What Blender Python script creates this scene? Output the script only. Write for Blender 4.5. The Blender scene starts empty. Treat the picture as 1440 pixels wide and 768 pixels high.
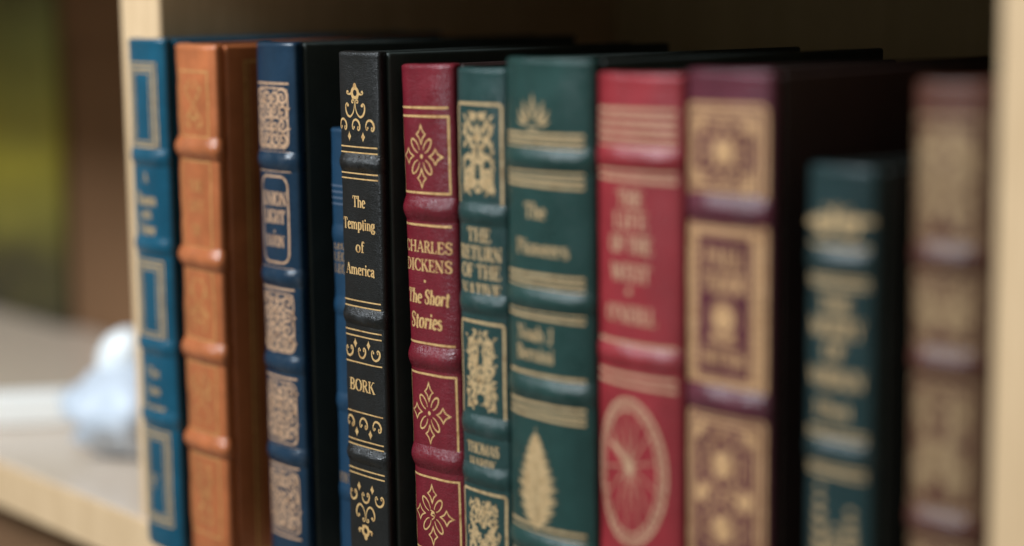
import bpy, math, random
from mathutils import Matrix, Vector

scene = bpy.context.scene
COL = scene.collection

# ------------------------------------------------------------------ camera
cam_data = bpy.data.cameras.new('camera')
cam = bpy.data.objects.new('camera', cam_data)
COL.objects.link(cam)
cam.matrix_world = Matrix(((0.643372, -0.102714, 0.758632, 0.78180626),
                           (0.765454, 0.102305, -0.635306, -0.43925921),
                           (-0.012357, 0.989436, 0.144443, 0.25402022),
                           (0, 0, 0, 1)))
cam_data.sensor_width = 36.0
cam_data.lens = 67.21
cam_data.clip_start = 0.02
cam_data.clip_end = 100
cam_data.dof.use_dof = True
cam_data.dof.focus_distance = 0.760
cam_data.dof.aperture_fstop = 2.5
cam_data.dof.aperture_blades = 0
scene.camera = cam

# ------------------------------------------------------------------ world, light, exposure
world = bpy.data.worlds.new('World')
scene.world = world
world.use_nodes = True
bg = world.node_tree.nodes['Background']
bg.inputs[0].default_value = (0.97, 0.98, 0.86, 1)
bg.inputs[1].default_value = 0.23

def area_lamp(name, loc, target, sx, sy, power, color):
    d = bpy.data.lights.new(name, 'AREA')
    d.shape = 'RECTANGLE'; d.size = sx; d.size_y = sy
    d.energy = power; d.color = color
    o = bpy.data.objects.new(name, d)
    COL.objects.link(o)
    o.location = loc
    o.rotation_euler = (Vector(target) - Vector(loc)).to_track_quat('-Z', 'Y').to_euler()
    return o

# a tall window in front of the bookcase, a little to the left
area_lamp('window_light', (-0.12, -1.08, 1.18), (0.10, 0.0, 0.12), 0.52, 0.50, 37, (0.86, 0.935, 1.0))

scene.view_settings.view_transform = 'Standard'
scene.view_settings.look = 'None'
scene.view_settings.exposure = 0.0
scene.view_settings.gamma = 1.0
scene.view_settings.use_curve_mapping = False

# ------------------------------------------------------------------ materials
def new_mat(name):
    m = bpy.data.materials.new(name)
    m.use_nodes = True
    nt = m.node_tree
    b = nt.nodes['Principled BSDF']
    return m, nt, b

def N(nt, typ, **kw):
    n = nt.nodes.new(typ)
    for k, v in kw.items():
        if k in n.inputs: n.inputs[k].default_value = v
        else: setattr(n, k, v)
    return n

def lin(c):
    return tuple(((x/255)/12.92 if x/255 <= .04045 else ((x/255+.055)/1.055)**2.4) for x in c)

def coords(nt, scale=(1, 1, 1), kind='Object'):
    tc = N(nt, 'ShaderNodeTexCoord'); mp = N(nt, 'ShaderNodeMapping')
    mp.inputs['Scale'].default_value = scale
    nt.links.new(tc.outputs[kind], mp.inputs[0])
    return mp.outputs[0]

def mixrgb(nt, fac, a, b, mode='MIX'):
    m = N(nt, 'ShaderNodeMix', data_type='RGBA', blend_type=mode)
    for sock, val in ((m.inputs[0], fac), (m.inputs[6], a), (m.inputs[7], b)):
        if isinstance(val, (int, float)): sock.default_value = val
        elif isinstance(val, tuple): sock.default_value = (*val[:3], 1)
        else: nt.links.new(val, sock)
    return m.outputs[2]

def ramp(nt, src, stops):
    r = N(nt, 'ShaderNodeValToRGB')
    e = r.color_ramp.elements
    while len(e) < len(stops): e.new(0.5)
    for el, (p, c) in zip(e, stops):
        el.position = p
        el.color = (c, c, c, 1) if isinstance(c, (int, float)) else (*c, 1)
    nt.links.new(src, r.inputs[0])
    return r.outputs[0]

def math_node(nt, op, a, b=0.5):
    m = N(nt, 'ShaderNodeMath', operation=op)
    for i, v in enumerate((a, b)):
        if isinstance(v, (int, float)): m.inputs[i].default_value = v
        else: nt.links.new(v, m.inputs[i])
    return m.outputs[0]

def leather(name, col, rough=.42, grain=900, bump=.25, crease=.3, spec=.5, wear=(.5, .5, .5), wearamt=.12):
    m, nt, b = new_mat(name)
    co = coords(nt)
    n1 = N(nt, 'ShaderNodeTexNoise', Scale=38.0, Detail=6.0, Roughness=.65); nt.links.new(co, n1.inputs['Vector'])
    n2 = N(nt, 'ShaderNodeTexNoise', Scale=420.0, Detail=4.0, Roughness=.7); nt.links.new(co, n2.inputs['Vector'])
    vo = N(nt, 'ShaderNodeTexVoronoi', Scale=float(grain), feature='DISTANCE_TO_EDGE'); nt.links.new(co, vo.inputs['Vector'])
    # slow wrinkles that run a little across the spine
    cw = coords(nt, (1.0, 1.0, 2.2))
    wr = N(nt, 'ShaderNodeTexNoise', Scale=240.0, Detail=6.0, Roughness=.6, Distortion=1.4); nt.links.new(cw, wr.inputs['Vector'])
    ridge = math_node(nt, 'ABSOLUTE', math_node(nt, 'SUBTRACT', wr.outputs[0], .5))
    ridge = ramp(nt, ridge, [(0.0, 0.0), (0.09, 1.0)])
    dark = tuple(c*.66 for c in col); light = tuple(min(1, c*1.22+.004) for c in col)
    c1 = mixrgb(nt, ramp(nt, n1.outputs[0], [(.32, 0.0), (.7, 1.0)]), dark, light)
    c1 = mixrgb(nt, .25, c1, mixrgb(nt, n2.outputs[0], dark, light))
    cs = coords(nt, (1.0, 1.0, .16))
    ns = N(nt, 'ShaderNodeTexNoise', Scale=210.0, Detail=4.0, Roughness=.6); nt.links.new(cs, ns.inputs['Vector'])
    c1 = mixrgb(nt, ramp(nt, ns.outputs[0], [(.42, 0.0), (.75, .5)]), c1, dark)
    # dry scuffs where finish has rubbed off
    n3 = N(nt, 'ShaderNodeTexNoise', Scale=95.0, Detail=9.0, Roughness=.78); nt.links.new(co, n3.inputs['Vector'])
    sc = ramp(nt, n3.outputs[0], [(.62, 0.0), (.8, 1.0)])
    c1 = mixrgb(nt, math_node(nt, 'MULTIPLY', sc, wearamt), c1, wear)
    nt.links.new(c1, b.inputs['Base Color'])
    rr = N(nt, 'ShaderNodeMapRange'); rr.inputs[3].default_value = rough-.18; rr.inputs[4].default_value = rough+.10
    nt.links.new(math_node(nt, 'ADD', math_node(nt, 'MULTIPLY', n1.outputs[0], .5), math_node(nt, 'MULTIPLY', n2.outputs[0], .5)), rr.inputs[0]); nt.links.new(rr.outputs[0], b.inputs['Roughness'])
    b.inputs['Specular IOR Level'].default_value = spec
    cell = ramp(nt, vo.outputs[0], [(0.0, 0.0), (.25, 1.0)])
    h = math_node(nt, 'ADD', math_node(nt, 'MULTIPLY', cell, .5), math_node(nt, 'MULTIPLY', n2.outputs[0], .6))
    h = math_node(nt, 'ADD', h, math_node(nt, 'MULTIPLY', ridge, crease))
    bp = N(nt, 'ShaderNodeBump', Strength=bump, Distance=.0006)
    nt.links.new(h, bp.inputs['Height']); nt.links.new(bp.outputs[0], b.inputs['Normal'])
    return m

def gilt(name, col, metal=.45, rough=.42, worn=None, wear=.0):
    m, nt, b = new_mat(name)
    co = coords(nt)
    n = N(nt, 'ShaderNodeTexNoise', Scale=700.0, Detail=5.0, Roughness=.7); nt.links.new(co, n.inputs['Vector'])
    n2 = N(nt, 'ShaderNodeTexNoise', Scale=60.0, Detail=3.0); nt.links.new(co, n2.inputs['Vector'])
    c = mixrgb(nt, ramp(nt, n.outputs[0], [(.35, 0.0), (.65, 1.0)]), tuple(x*.74 for x in col), tuple(min(1, x*1.15) for x in col))
    c = mixrgb(nt, math_node(nt, 'MULTIPLY', n2.outputs[0], .3), c, (col[0]*.9, col[1]*.72, col[2]*.55))
    n4 = N(nt, 'ShaderNodeTexNoise', Scale=330.0, Detail=3.0, Roughness=.6); nt.links.new(co, n4.inputs['Vector'])
    c = mixrgb(nt, ramp(nt, n4.outputs[0], [(.52, 0.0), (.72, .75)]), c, (col[0]*.45, col[1]*.33, col[2]*.22))
    if worn:
        f = ramp(nt, n.outputs[0], [(.5-wear, 1.0), (.62-wear, 0.0)]) if wear else 0.0
        f2 = ramp(nt, n.outputs[0], [(.62-wear, 0.0), (.74-wear, 1.0)])
        c = mixrgb(nt, math_node(nt, 'MULTIPLY', f2, .75), c, worn)
    nt.links.new(c, b.inputs['Base Color'])
    b.inputs['Metallic'].default_value = metal
    b.inputs['Roughness'].default_value = rough
    bp = N(nt, 'ShaderNodeBump', Strength=.5, Distance=.0005)
    nt.links.new(n.outputs[0], bp.inputs['Height']); nt.links.new(bp.outputs[0], b.inputs['Normal'])
    return m

def wood(name, a, c, rough=.5, grain=(60, 60, 4), spec=.4, bump=.08):
    m, nt, b = new_mat(name)
    co = coords(nt, grain)
    n = N(nt, 'ShaderNodeTexNoise', Scale=3.0, Detail=8.0, Roughness=.65, Distortion=.6); nt.links.new(co, n.inputs['Vector'])
    n2 = N(nt, 'ShaderNodeTexNoise', Scale=14.0, Detail=4.0); nt.links.new(co, n2.inputs['Vector'])
    col = mixrgb(nt, ramp(nt, n.outputs[0], [(.3, 0.0), (.7, 1.0)]), a, c)
    col = mixrgb(nt, .3, col, mixrgb(nt, n2.outputs[0], a, c))
    nt.links.new(col, b.inputs['Base Color'])
    b.inputs['Roughness'].default_value = rough
    b.inputs['Specular IOR Level'].default_value = spec
    bp = N(nt, 'ShaderNodeBump', Strength=bump, Distance=.001)
    nt.links.new(n.outputs[0], bp.inputs['Height']); nt.links.new(bp.outputs[0], b.inputs['Normal'])
    return m

def plain(name, col, rough=.5, spec=.5, var=.12, scale=60.0):
    m, nt, b = new_mat(name)
    co = coords(nt)
    n = N(nt, 'ShaderNodeTexNoise', Scale=scale, Detail=5.0); nt.links.new(co, n.inputs['Vector'])
    c = mixrgb(nt, n.outputs[0], tuple(x*(1-var) for x in col), tuple(min(1, x*(1+var)) for x in col))
    nt.links.new(c, b.inputs['Base Color'])
    b.inputs['Roughness'].default_value = rough
    b.inputs['Specular IOR Level'].default_value = spec
    return m

def page_mat(name, col):
    m, nt, b = new_mat(name)
    co = coords(nt, (1, .02, .02))
    n = N(nt, 'ShaderNodeTexNoise', Scale=4000.0, Detail=2.0); nt.links.new(co, n.inputs['Vector'])
    c = mixrgb(nt, ramp(nt, n.outputs[0], [(.35, 0.0), (.65, 1.0)]), tuple(x*.6 for x in col), col)
    nt.links.new(c, b.inputs['Base Color'])
    b.inputs['Metallic'].default_value = .5
    b.inputs['Roughness'].default_value = .35
    return m

GOLD = gilt('gilt_foil', (1.0, .61, .27), rough=.36)
GOLD_WARM = gilt('antique_gilt_foil', (.74, .45, .23), metal=.35)
GOLD_BROWN = gilt('brown_gilt_foil', (.40, .27, .15), metal=.35)
GOLD_PALE = gilt('pale_gilt_foil', (.70, .50, .27), metal=.4)
GOLD_PINK = gilt('rosy_gilt_foil', (.70, .45, .29), metal=.35)
GOLD_DIM = gilt('rubbed_gilt_foil', (.66, .34, .12), metal=.2, worn=(.48, .20, .07), wear=.14)
GOLD_DARK = gilt('dark_gilt_foil', (.75, .42, .14), metal=.35)
PAGES = page_mat('gilt_page_edges', (.10, .075, .04))
WOOD_EDGE = wood('birch_edge', (.54, .36, .195), (.78, .555, .335), grain=(60, 60, 5))
WOOD_SHELF = wood('birch_board', (.52, .42, .33), (.64, .53, .43), grain=(5, 60, 60), rough=.26, spec=.5)
WOOD_BACK = wood('brown_back_panel', (.48, .36, .19), (.62, .47, .26), grain=(30, 30, 3), rough=.7, spec=.2)

# ------------------------------------------------------------------ mesh helpers
def mesh_obj(name, verts, faces, mat, parent=None, smooth=True):
    me = bpy.data.meshes.new(name)
    me.from_pydata(verts, [], faces)
    me.update()
    if smooth:
        me.polygons.foreach_set('use_smooth', [True]*len(me.polygons))
    me.materials.append(mat)
    o = bpy.data.objects.new(name, me)
    COL.objects.link(o)
    if parent: o.parent = parent
    return o

def empty(name, loc, rot=(0, 0, 0), label=None, cat=None, group=None):
    o = bpy.data.objects.new(name, None)
    o.empty_display_size = .02
    COL.objects.link(o)
    o.location = loc; o.rotation_euler = rot
    if label: o['label'] = label
    if cat: o['category'] = cat
    if group: o['group'] = group
    return o

def rounded_box(name, lo, hi, r, mat, parent=None, seg=3):
    """box with rounded edges, built with bmesh bevel"""
    import bmesh
    bm = bmesh.new()
    bmesh.ops.create_cube(bm, size=1.0)
    for v in bm.verts:
        v.co = Vector([lo[i] + (v.co[i]+.5)*(hi[i]-lo[i]) for i in range(3)])
    bmesh.ops.bevel(bm, geom=list(bm.edges), offset=r, segments=seg, profile=.5, affect='EDGES')
    me = bpy.data.meshes.new(name); bm.to_mesh(me); bm.free()
    me.polygons.foreach_set('use_smooth', [False]*len(me.polygons))
    me.materials.append(mat)
    o = bpy.data.objects.new(name, me); COL.objects.link(o)
    if parent: o.parent = parent
    return o

# ------------------------------------------------------------------ the bookcase
case = empty('bookcase', (0, 0, 0), label='pale birch bookcase with a brown back panel holding the row of books', cat='bookcase')
YF, YB = .010, .300
rounded_box('shelf_board', (-.780, YF, -.0265), (.600, YB, -.0004), .0012, WOOD_SHELF, case)
rounded_box('shelf_board', (-.780, YF+.002, .282), (.600, YB, .308), .0012, WOOD_SHELF, case)
rounded_box('shelf_board', (-.780, YF+.002, -.360), (.600, YB, -.334), .0012, WOOD_SHELF, case)
# pale lipping glued along the front of the board
rounded_box('front_lipping', (-.780, YF-.0022, -.0262), (.600, YF-.0002, -.0010), .0006, WOOD_EDGE, case)
for x0, x1 in ((-.816, -.7805), (-.0440, -.0074), (.4580, .4945), (.6005, .637)):
    rounded_box('upright', (x0, YF+.0004, -.0002), (x1, YB-.0004, .2816), .0012, WOOD_EDGE, case)
    rounded_box('upright', (x0, YF+.0004, -.3336), (x1, YB-.0004, -.0268), .0012, WOOD_EDGE, case)
rounded_box('back_panel', (-.816, YB+.0004, -.36), (.637, YB+.006, .308), .0005, WOOD_BACK, case)

# ------------------------------------------------------------------ spine surface
class Spine:
    def __init__(s, w, b, p, H, seed, wob=1.0):
        s.w, s.b, s.p, s.H, s.seed, s.wob = w, b, p, H, seed, wob
        n = 400
        s.tab = []; L = 0; px = py = None
        for i in range(n+1):
            t = i/n; x = t*w/2; y = b*t**p
            if i: L += math.hypot(x-px, y-py)
            s.tab.append((L, t)); px, py = x, y
        s.L = L
    def t_of(s, a):
        A = abs(a); lo, hi = 0, len(s.tab)-1
        if A >= s.L: return math.copysign(1.0, a)
        while hi-lo > 1:
            m = (lo+hi)//2
            if s.tab[m][0] <= A: lo = m
            else: hi = m
        l0, t0 = s.tab[lo]; l1, t1 = s.tab[hi]
        return math.copysign(t0+(t1-t0)*(A-l0)/(l1-l0), a)
    def noise(s, x, v):
        k = s.seed*1.7
        return s.wob*(.00007*math.sin(x*310+v*95+k)+.00006*math.sin(v*210-x*140+2*k)+.00004*math.sin(v*520+x*420+3*k))
    def pos(s, a, v, off):
        t = s.t_of(a); x = t*s.w/2; y = s.b*abs(t)**s.p
        dy = s.b*s.p*abs(t)**(s.p-1)*math.copysign(1, t)/(s.w/2)
        l = math.hypot(1, dy); nx, ny = dy/l, -1/l
        o = off+s.noise(x, v)
        return (x+nx*o, y+ny*o, v)

class Gilt:
    """flat gold tooling laid on a spine, coordinates in mm: a across, v up"""
    def __init__(g, sp): g.sp = sp; g.v = []; g.f = []; g.k = 0
    def _off(g):
        g.k += 1
        return .00006+.0000035*(g.k % 17)
    def poly_strip(g, left, right, closed=False):
        o = g._off(); b = len(g.v); n = len(left)
        for l, r in zip(left, right):
            g.v.append(g.sp.pos(l[0]/1000, l[1]/1000, o)); g.v.append(g.sp.pos(r[0]/1000, r[1]/1000, o))
        for i in range(n if closed else n-1):
            j = (i+1) % n
            g.f.append((b+2*i, b+2*i+1, b+2*j+1, b+2*j))
    def stroke(g, pts, w, closed=False, maxseg=1.2):
        P = [pts[0]]; W = [w[0] if isinstance(w, (list, tuple)) else w]
        for i in range(1, len(pts)):
            x0, y0 = pts[i-1]; x1, y1 = pts[i]; d = math.hypot(x1-x0, y1-y0)
            k = max(1, int(math.ceil(d/maxseg)))
            w0 = w[i-1] if isinstance(w, (list, tuple)) else w; w1 = w[i] if isinstance(w, (list, tuple)) else w
            for j in range(1, k+1):
                P.append((x0+(x1-x0)*j/k, y0+(y1-y0)*j/k)); W.append(w0+(w1-w0)*j/k)
        if closed and math.hypot(P[0][0]-P[-1][0], P[0][1]-P[-1][1]) < 1e-6: P.pop(); W.pop()
        n = len(P); L = []; R = []
        for i in range(n):
            a = P[(i-1) % n] if (i or closed) else P[0]; c = P[(i+1) % n] if (i < n-1 or closed) else P[-1]
            p = P[i]
            d1 = (p[0]-a[0], p[1]-a[1]); d2 = (c[0]-p[0], c[1]-p[1])
            l1 = math.hypot(*d1) or 1; l2 = math.hypot(*d2) or 1
            tx, ty = d1[0]/l1+d2[0]/l2, d1[1]/l1+d2[1]/l2
            l = math.hypot(tx, ty) or 1; tx /= l; ty /= l
            cosh = max(.5, abs(tx*d2[0]/l2+ty*d2[1]/l2) if (i < n-1 or closed) else 1)
            h = W[i]/2/cosh
            L.append((p[0]-ty*h, p[1]+tx*h)); R.append((p[0]+ty*h, p[1]-tx*h))
        g.poly_strip(L, R, closed)
    def disc(g, x, y, rx, ry=None, n=14, rot=0):
        ry = ry or rx; o = g._off(); b = len(g.v); c, s = math.cos(rot), math.sin(rot)
        for i in range(n):
            t = 2*math.pi*i/n; ex, ey = rx*math.cos(t), ry*math.sin(t)
            g.v.append(g.sp.pos((x+ex*c-ey*s)/1000, (y+ex*s+ey*c)/1000, o))
        g.f.append(tuple(range(b, b+n)))
    def ring(g, x, y, rx, ry, w, n=40):
        g.stroke([(x+rx*math.cos(2*math.pi*i/n), y+ry*math.sin(2*math.pi*i/n)) for i in range(n)], w, True)
    def rect(g, x0, x1, y0, y1, w, r=0):
        if r:
            pts = []
            for cx, cy, a0 in ((x1-r, y1-r, 0), (x0+r, y1-r, 90), (x0+r, y0+r, 180), (x1-r, y0+r, 270)):
                for k in range(7):
                    t = math.radians(a0+15*k); pts.append((cx+r*math.cos(t), cy+r*math.sin(t)))
            pts.append(pts[0]); g.stroke(pts, w, True)
        else:
            g.stroke([(x0-w/2, y1), (x1+w/2, y1)], w); g.stroke([(x0-w/2, y0), (x1+w/2, y0)], w)
            g.stroke([(x0, y0+w/2), (x0, y1-w/2)], w); g.stroke([(x1, y0+w/2), (x1, y1-w/2)], w)
    def fillrect(g, x0, x1, y0, y1):
        n = max(1, int((x1-x0)/1.0))
        g.poly_strip([(x0+(x1-x0)*i/n, y1) for i in range(n+1)], [(x0+(x1-x0)*i/n, y0) for i in range(n+1)])
    def leaf(g, x, y, ang, ln, wd, curl=.18):
        c, s = math.cos(ang), math.sin(ang); k = 7; L = []; R = []
        for i in range(k):
            t = i/(k-1); h = wd/2*math.sin(math.pi*t**.8)+.02; bend = curl*ln*math.sin(math.pi*t)
            px, py = t*ln, bend
            L.append((x+px*c-(py+h)*s, y+px*s+(py+h)*c)); R.append((x+px*c-(py-h)*s, y+px*s+(py-h)*c))
        g.poly_strip(L, R)
    def spiral(g, x, y, r, a0, turns, w, sgn=1, r1=.18):
        n = int(18*abs(turns))+4; pts = []; ws = []
        for i in range(n+1):
            t = i/n; rr = r*(1-t*(1-r1)); th = a0+sgn*turns*2*math.pi*t
            pts.append((x+rr*math.cos(th), y+rr*math.sin(th))); ws.append(w*(.55+.6*math.sin(math.pi*min(1, t*1.1))))
        g.stroke(pts, ws)
        g.disc(pts[-1][0], pts[-1][1], w*.7, n=8)
    def done(g, name, mat, parent):
        if g.v: return mesh_obj(name, g.v, g.f, mat, parent, smooth=False)

def smooth_path(pts, n=6):
    """Catmull-Rom through the points"""
    out = []
    for i in range(len(pts)-1):
        p0 = pts[max(0, i-1)]; p1 = pts[i]; p2 = pts[i+1]; p3 = pts[min(len(pts)-1, i+2)]
        for j in range(n):
            t = j/n
            out.append(tuple(.5*((2*p1[k])+(-p0[k]+p2[k])*t+(2*p0[k]-5*p1[k]+4*p2[k]-p3[k])*t*t+(-p0[k]+3*p1[k]-3*p2[k]+p3[k])*t**3) for k in range(2)))
    out.append(pts[-1])
    return out

# ------------------------------------------------------------------ a serif alphabet drawn with a broad pen
TK, TN = .165, .062
def arc(cx, cy, rx, ry, a0, a1, n=16):
    return [(cx+rx*math.cos(math.radians(a0+(a1-a0)*i/n)), cy+ry*math.sin(math.radians(a0+(a1-a0)*i/n))) for i in range(n+1)]
def ln(*p): return list(p)
def stem(x, y0, y1, top=True, bot=True, sw=.15):
    r = [('T', [(x, y0), (x, y1)])]
    if bot: r.append(('N', [(x-sw, y0+TN/2), (x+sw, y0+TN/2)]))
    if top: r.append(('N', [(x-sw, y1-TN/2), (x+sw, y1-TN/2)]))
    return r
def lstem(x, y0, y1, bot=True):        # lower case stem: flag at the upper left
    r = [('T', [(x, y0), (x, y1)]), ('N', [(x-.15, y1-.05), (x, y1-.01)])]
    if bot: r.append(('N', [(x-.13, y0+TN/2), (x+.13, y0+TN/2)]))
    return r
def hook(x, xh=.66, w=.36):            # the arch of n, m, h
    return [('P', [(x, xh-.2), (x+.06, xh-.09), (x+.16, xh-.03), (x+w-.1, xh-.05), (x+w-.02, xh-.14), (x+w, xh-.26)]),
            ('T', [(x+w, xh-.24), (x+w, 0)]), ('N', [(x+w-.13, TN/2), (x+w+.13, TN/2)])]
XH = .66
GL = {
 'A': (.78, [('N', [(.10, 0), (.38, 1)]), ('T', [(.38, 1), (.68, 0)]), ('N', [(.19, .34), (.57, .34)]), ('N', [(0, TN/2), (.2, TN/2)]), ('N', [(.52, TN/2), (.80, TN/2)])]),
 'B': (.70, stem(.17, 0, 1)+[('P', [(.2, .97), (.38, .97)]+arc(.38, .755, .17, .215, 90, -90)+[(.2, .54)]), ('P', [(.2, .52), (.40, .52)]+arc(.40, .275, .2, .245, 90, -90)+[(.2, .03)])]),
 'C': (.72, [('P', arc(.42, .5, .34, .48, 42, 318, 26)), ('T2', [(.68, .66), (.68, .93)]), ('T2', [(.66, .14), (.70, .26)])]),
 'D': (.80, stem(.17, 0, 1)+[('P', [(.2, .97), (.34, .97)]+arc(.34, .5, .36, .47, 90, -90, 22)+[(.2, .03)])]),
 'E': (.66, stem(.17, 0, 1)+[('N', [(.2, .97), (.56, .97)]), ('N', [(.2, .52), (.44, .52)]), ('N', [(.2, .03), (.60, .03)]), ('T2', [(.57, .99), (.57, .78)]), ('T2', [(.45, .63), (.45, .41)]), ('T2', [(.61, .01), (.61, .25)])]),
 'F': (.62, stem(.17, 0, 1)+[('N', [(.2, .97), (.56, .97)]), ('N', [(.2, .50), (.42, .50)]), ('T2', [(.57, .99), (.57, .76)]), ('T2', [(.43, .61), (.43, .39)])]),
 'G': (.78, [('P', arc(.42, .5, .34, .48, 42, 300, 26)), ('T2', [(.68, .66), (.68, .93)]), ('T', [(.66, .02), (.66, .42)]), ('N', [(.50, .42), (.80, .42)])]),
 'H': (.86, stem(.17, 0, 1)+stem(.69, 0, 1)+[('N', [(.17, .51), (.69, .51)])]),
 'I': (.36, stem(.18, 0, 1)),
 'J': (.46, [('T', [(.28, 1), (.28, .12)]), ('P', [(.28, .15), (.24, 0), (.12, -.05), (.06, .04)]), ('N', [(.12, .97), (.44, .97)])]),
 'K': (.80, stem(.17, 0, 1)+[('N', [(.2, .42), (.62, .97)]), ('T', [(.34, .60), (.70, 0)]), ('N', [(.50, .97), (.76, .97)]), ('N', [(.56, TN/2), (.84, TN/2)])]),
 'L': (.64, stem(.17, 0, 1)+[('N', [(.2, .03), (.58, .03)]), ('T2', [(.59, .01), (.59, .28)])]),
 'M': (1.0, [('N', [(.14, 0), (.14, 1)]), ('T', [(.16, 1), (.48, .02)]), ('N', [(.48, .02), (.80, 1)]), ('T', [(.83, 0), (.83, 1)]), ('N', [(0, TN/2), (.28, TN/2)]), ('N', [(.69, TN/2), (.98, TN/2)]), ('N', [(0, .97), (.2, .97)]), ('N', [(.78, .97), (.98, .97)])]),
 'N': (.86, [('N', [(.14, 0), (.14, 1)]), ('T', [(.14, 1), (.69, .0)]), ('N', [(.69, 0), (.69, 1)]), ('N', [(0, TN/2), (.29, TN/2)]), ('N', [(.55, .97), (.84, .97)]), ('N', [(0, .97), (.16, .97)])]),
 'O': (.82, [('P', arc(.41, .5, .34, .49, 0, 360, 34))]),
 'P': (.66, stem(.17, 0, 1)+[('P', [(.2, .97), (.38, .97)]+arc(.38, .72, .2, .25, 90, -90)+[(.2, .47)])]),
 'R': (.76, stem(.17, 0, 1)+[('P', [(.2, .97), (.38, .97)]+arc(.38, .74, .19, .23, 90, -90)+[(.2, .51)]), ('T', [(.36, .51), (.66, .02)]), ('N', [(.56, TN/2), (.80, TN/2)])]),
 'S': (.58, [('S', [(.47, .80), (.43, .93), (.30, .98), (.15, .92), (.10, .78), (.15, .64), (.29, .53), (.43, .42), (.49, .25), (.43, .08), (.28, .02), (.13, .08), (.08, .24)]), ('T2', [(.49, .70), (.49, .95)]), ('T2', [(.07, .05), (.07, .32)])]),
 'T': (.74, stem(.37, 0, 1, top=False)+[('N', [(.04, .97), (.70, .97)]), ('T2', [(.05, .99), (.05, .74)]), ('T2', [(.69, .99), (.69, .74)])]),
 'U': (.82, [('T', [(.17, 1), (.17, .28)]), ('P', [(.17, .30), (.19, .13), (.28, .03), (.42, 0), (.56, .05), (.64, .15), (.66, .3)]), ('N', [(.66, .28), (.66, 1)]), ('N', [(.02, .97), (.32, .97)]), ('N', [(.52, .97), (.80, .97)])]),
 'V': (.76, [('T', [(.10, 1), (.39, 0)]), ('N', [(.39, 0), (.66, 1)]), ('N', [(0, .97), (.26, .97)]), ('N', [(.54, .97), (.78, .97)])]),
 'W': (1.06, [('T', [(.10, 1), (.34, 0)]), ('N', [(.34, 0), (.54, .9)]), ('T', [(.52, .96), (.74, 0)]), ('N', [(.74, 0), (.96, 1)]), ('N', [(0, .97), (.26, .97)]), ('N', [(.84, .97), (1.06, .97)])]),
 'Y': (.74, [('T', [(.10, 1), (.37, .45)]), ('N', [(.37, .45), (.64, 1)]), ('T', [(.37, .48), (.37, 0)]), ('N', [(0, .97), (.26, .97)]), ('N', [(.52, .97), (.76, .97)]), ('N', [(.22, TN/2), (.52, TN/2)])]),
 'a': (.54, [('T', [(.38, .5), (.38, .08), (.42, .02), (.50, .05)]), ('P', [(.08, .50), (.14, .61), (.26, .645), (.36, .58), (.38, .46)]), ('P', [(.37, .40), (.2, .33), (.09, .23), (.09, .1), (.17, .02), (.27, .04), (.37, .14)]), ('D', (.10, .50, .065))]),
 'c': (.50, [('P', arc(.29, .33, .22, .32, 45, 310, 20)), ('D', (.43, .53, .065))]),
 'd': (.60, [('P', arc(.26, .33, .2, .32, 20, 340, 20)), ('T', [(.46, 0), (.46, 1.02)]), ('N', [(.33, .98), (.46, 1.0)]), ('N', [(.46, TN/2), (.58, TN/2)])]),
 'e': (.52, [('P', [(.09, .37), (.44, .37)]), ('P', arc(.27, .33, .19, .32, 8, 318, 24))]),
 'f': (.38, [('T', [(.17, 0), (.17, .80)]), ('P', [(.17, .78), (.2, .93), (.29, 1.0), (.38, .96)]), ('D', (.38, .91, .06)), ('N', [(.04, .63), (.36, .63)]), ('N', [(.03, TN/2), (.32, TN/2)])]),
 'g': (.54, [('P', arc(.25, .44, .16, .21, 0, 360, 22)), ('P', [(.14, .28), (.09, .17), (.18, .09), (.36, .07), (.46, -.03), (.42, -.17), (.25, -.24), (.08, -.18), (.06, -.06), (.16, .06)]), ('N', [(.36, .58), (.46, .65), (.54, .63)])]),
 'h': (.64, [('T', [(.14, 0), (.14, 1.02)]), ('N', [(.0, .98), (.14, 1.0)]), ('N', [(.01, TN/2), (.27, TN/2)])]+hook(.14)),
 'i': (.32, lstem(.15, 0, XH)+[('D', (.15, .88, .085))]),
 'l': (.32, [('T', [(.15, 0), (.15, 1.02)]), ('N', [(.01, .98), (.15, 1.0)]), ('N', [(.02, TN/2), (.28, TN/2)])]),
 'm': (.98, lstem(.14, 0, XH)+hook(.14, w=.35)+hook(.49, w=.35)),
 'n': (.64, lstem(.14, 0, XH)+hook(.14)),
 'o': (.56, [('P', arc(.28, .33, .21, .32, 0, 360, 26))]),
 'p': (.62, [('T', [(.15, -.28), (.15, XH)]), ('N', [(.01, XH-.05), (.15, XH-.01)]), ('N', [(.02, -.25), (.28, -.25)]), ('P', arc(.33, .33, .21, .32, 160, -160, 22))]),
 'r': (.46, lstem(.14, 0, XH)+[('P', [(.14, .46), (.2, .59), (.31, .645), (.40, .60)]), ('D', (.40, .57, .07))]),
 's': (.44, [('S', [(.35, .52), (.32, .61), (.22, .64), (.11, .60), (.08, .50), (.14, .41), (.26, .33), (.36, .24), (.37, .13), (.31, .04), (.2, .01), (.10, .05), (.06, .16)])]),
 't': (.38, [('T', [(.17, .86), (.17, .1), (.22, .03), (.32, .05)]), ('N', [(.03, .63), (.34, .63)])]),
 'w': (.82, [('T', [(.08, .64), (.24, 0)]), ('N', [(.24, 0), (.40, .6)]), ('T', [(.40, .64), (.57, 0)]), ('N', [(.57, 0), (.73, .64)]), ('N', [(0, .63), (.2, .63)]), ('N', [(.64, .63), (.82, .63)])]),
 '.': (.26, [('D', (.12, .06, .075))]),
 "'": (.22, [('D', (.11, .94, .075)), ('N', [(.13, .92), (.08, .74)])]),
 ' ': (.30, []),
}

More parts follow.
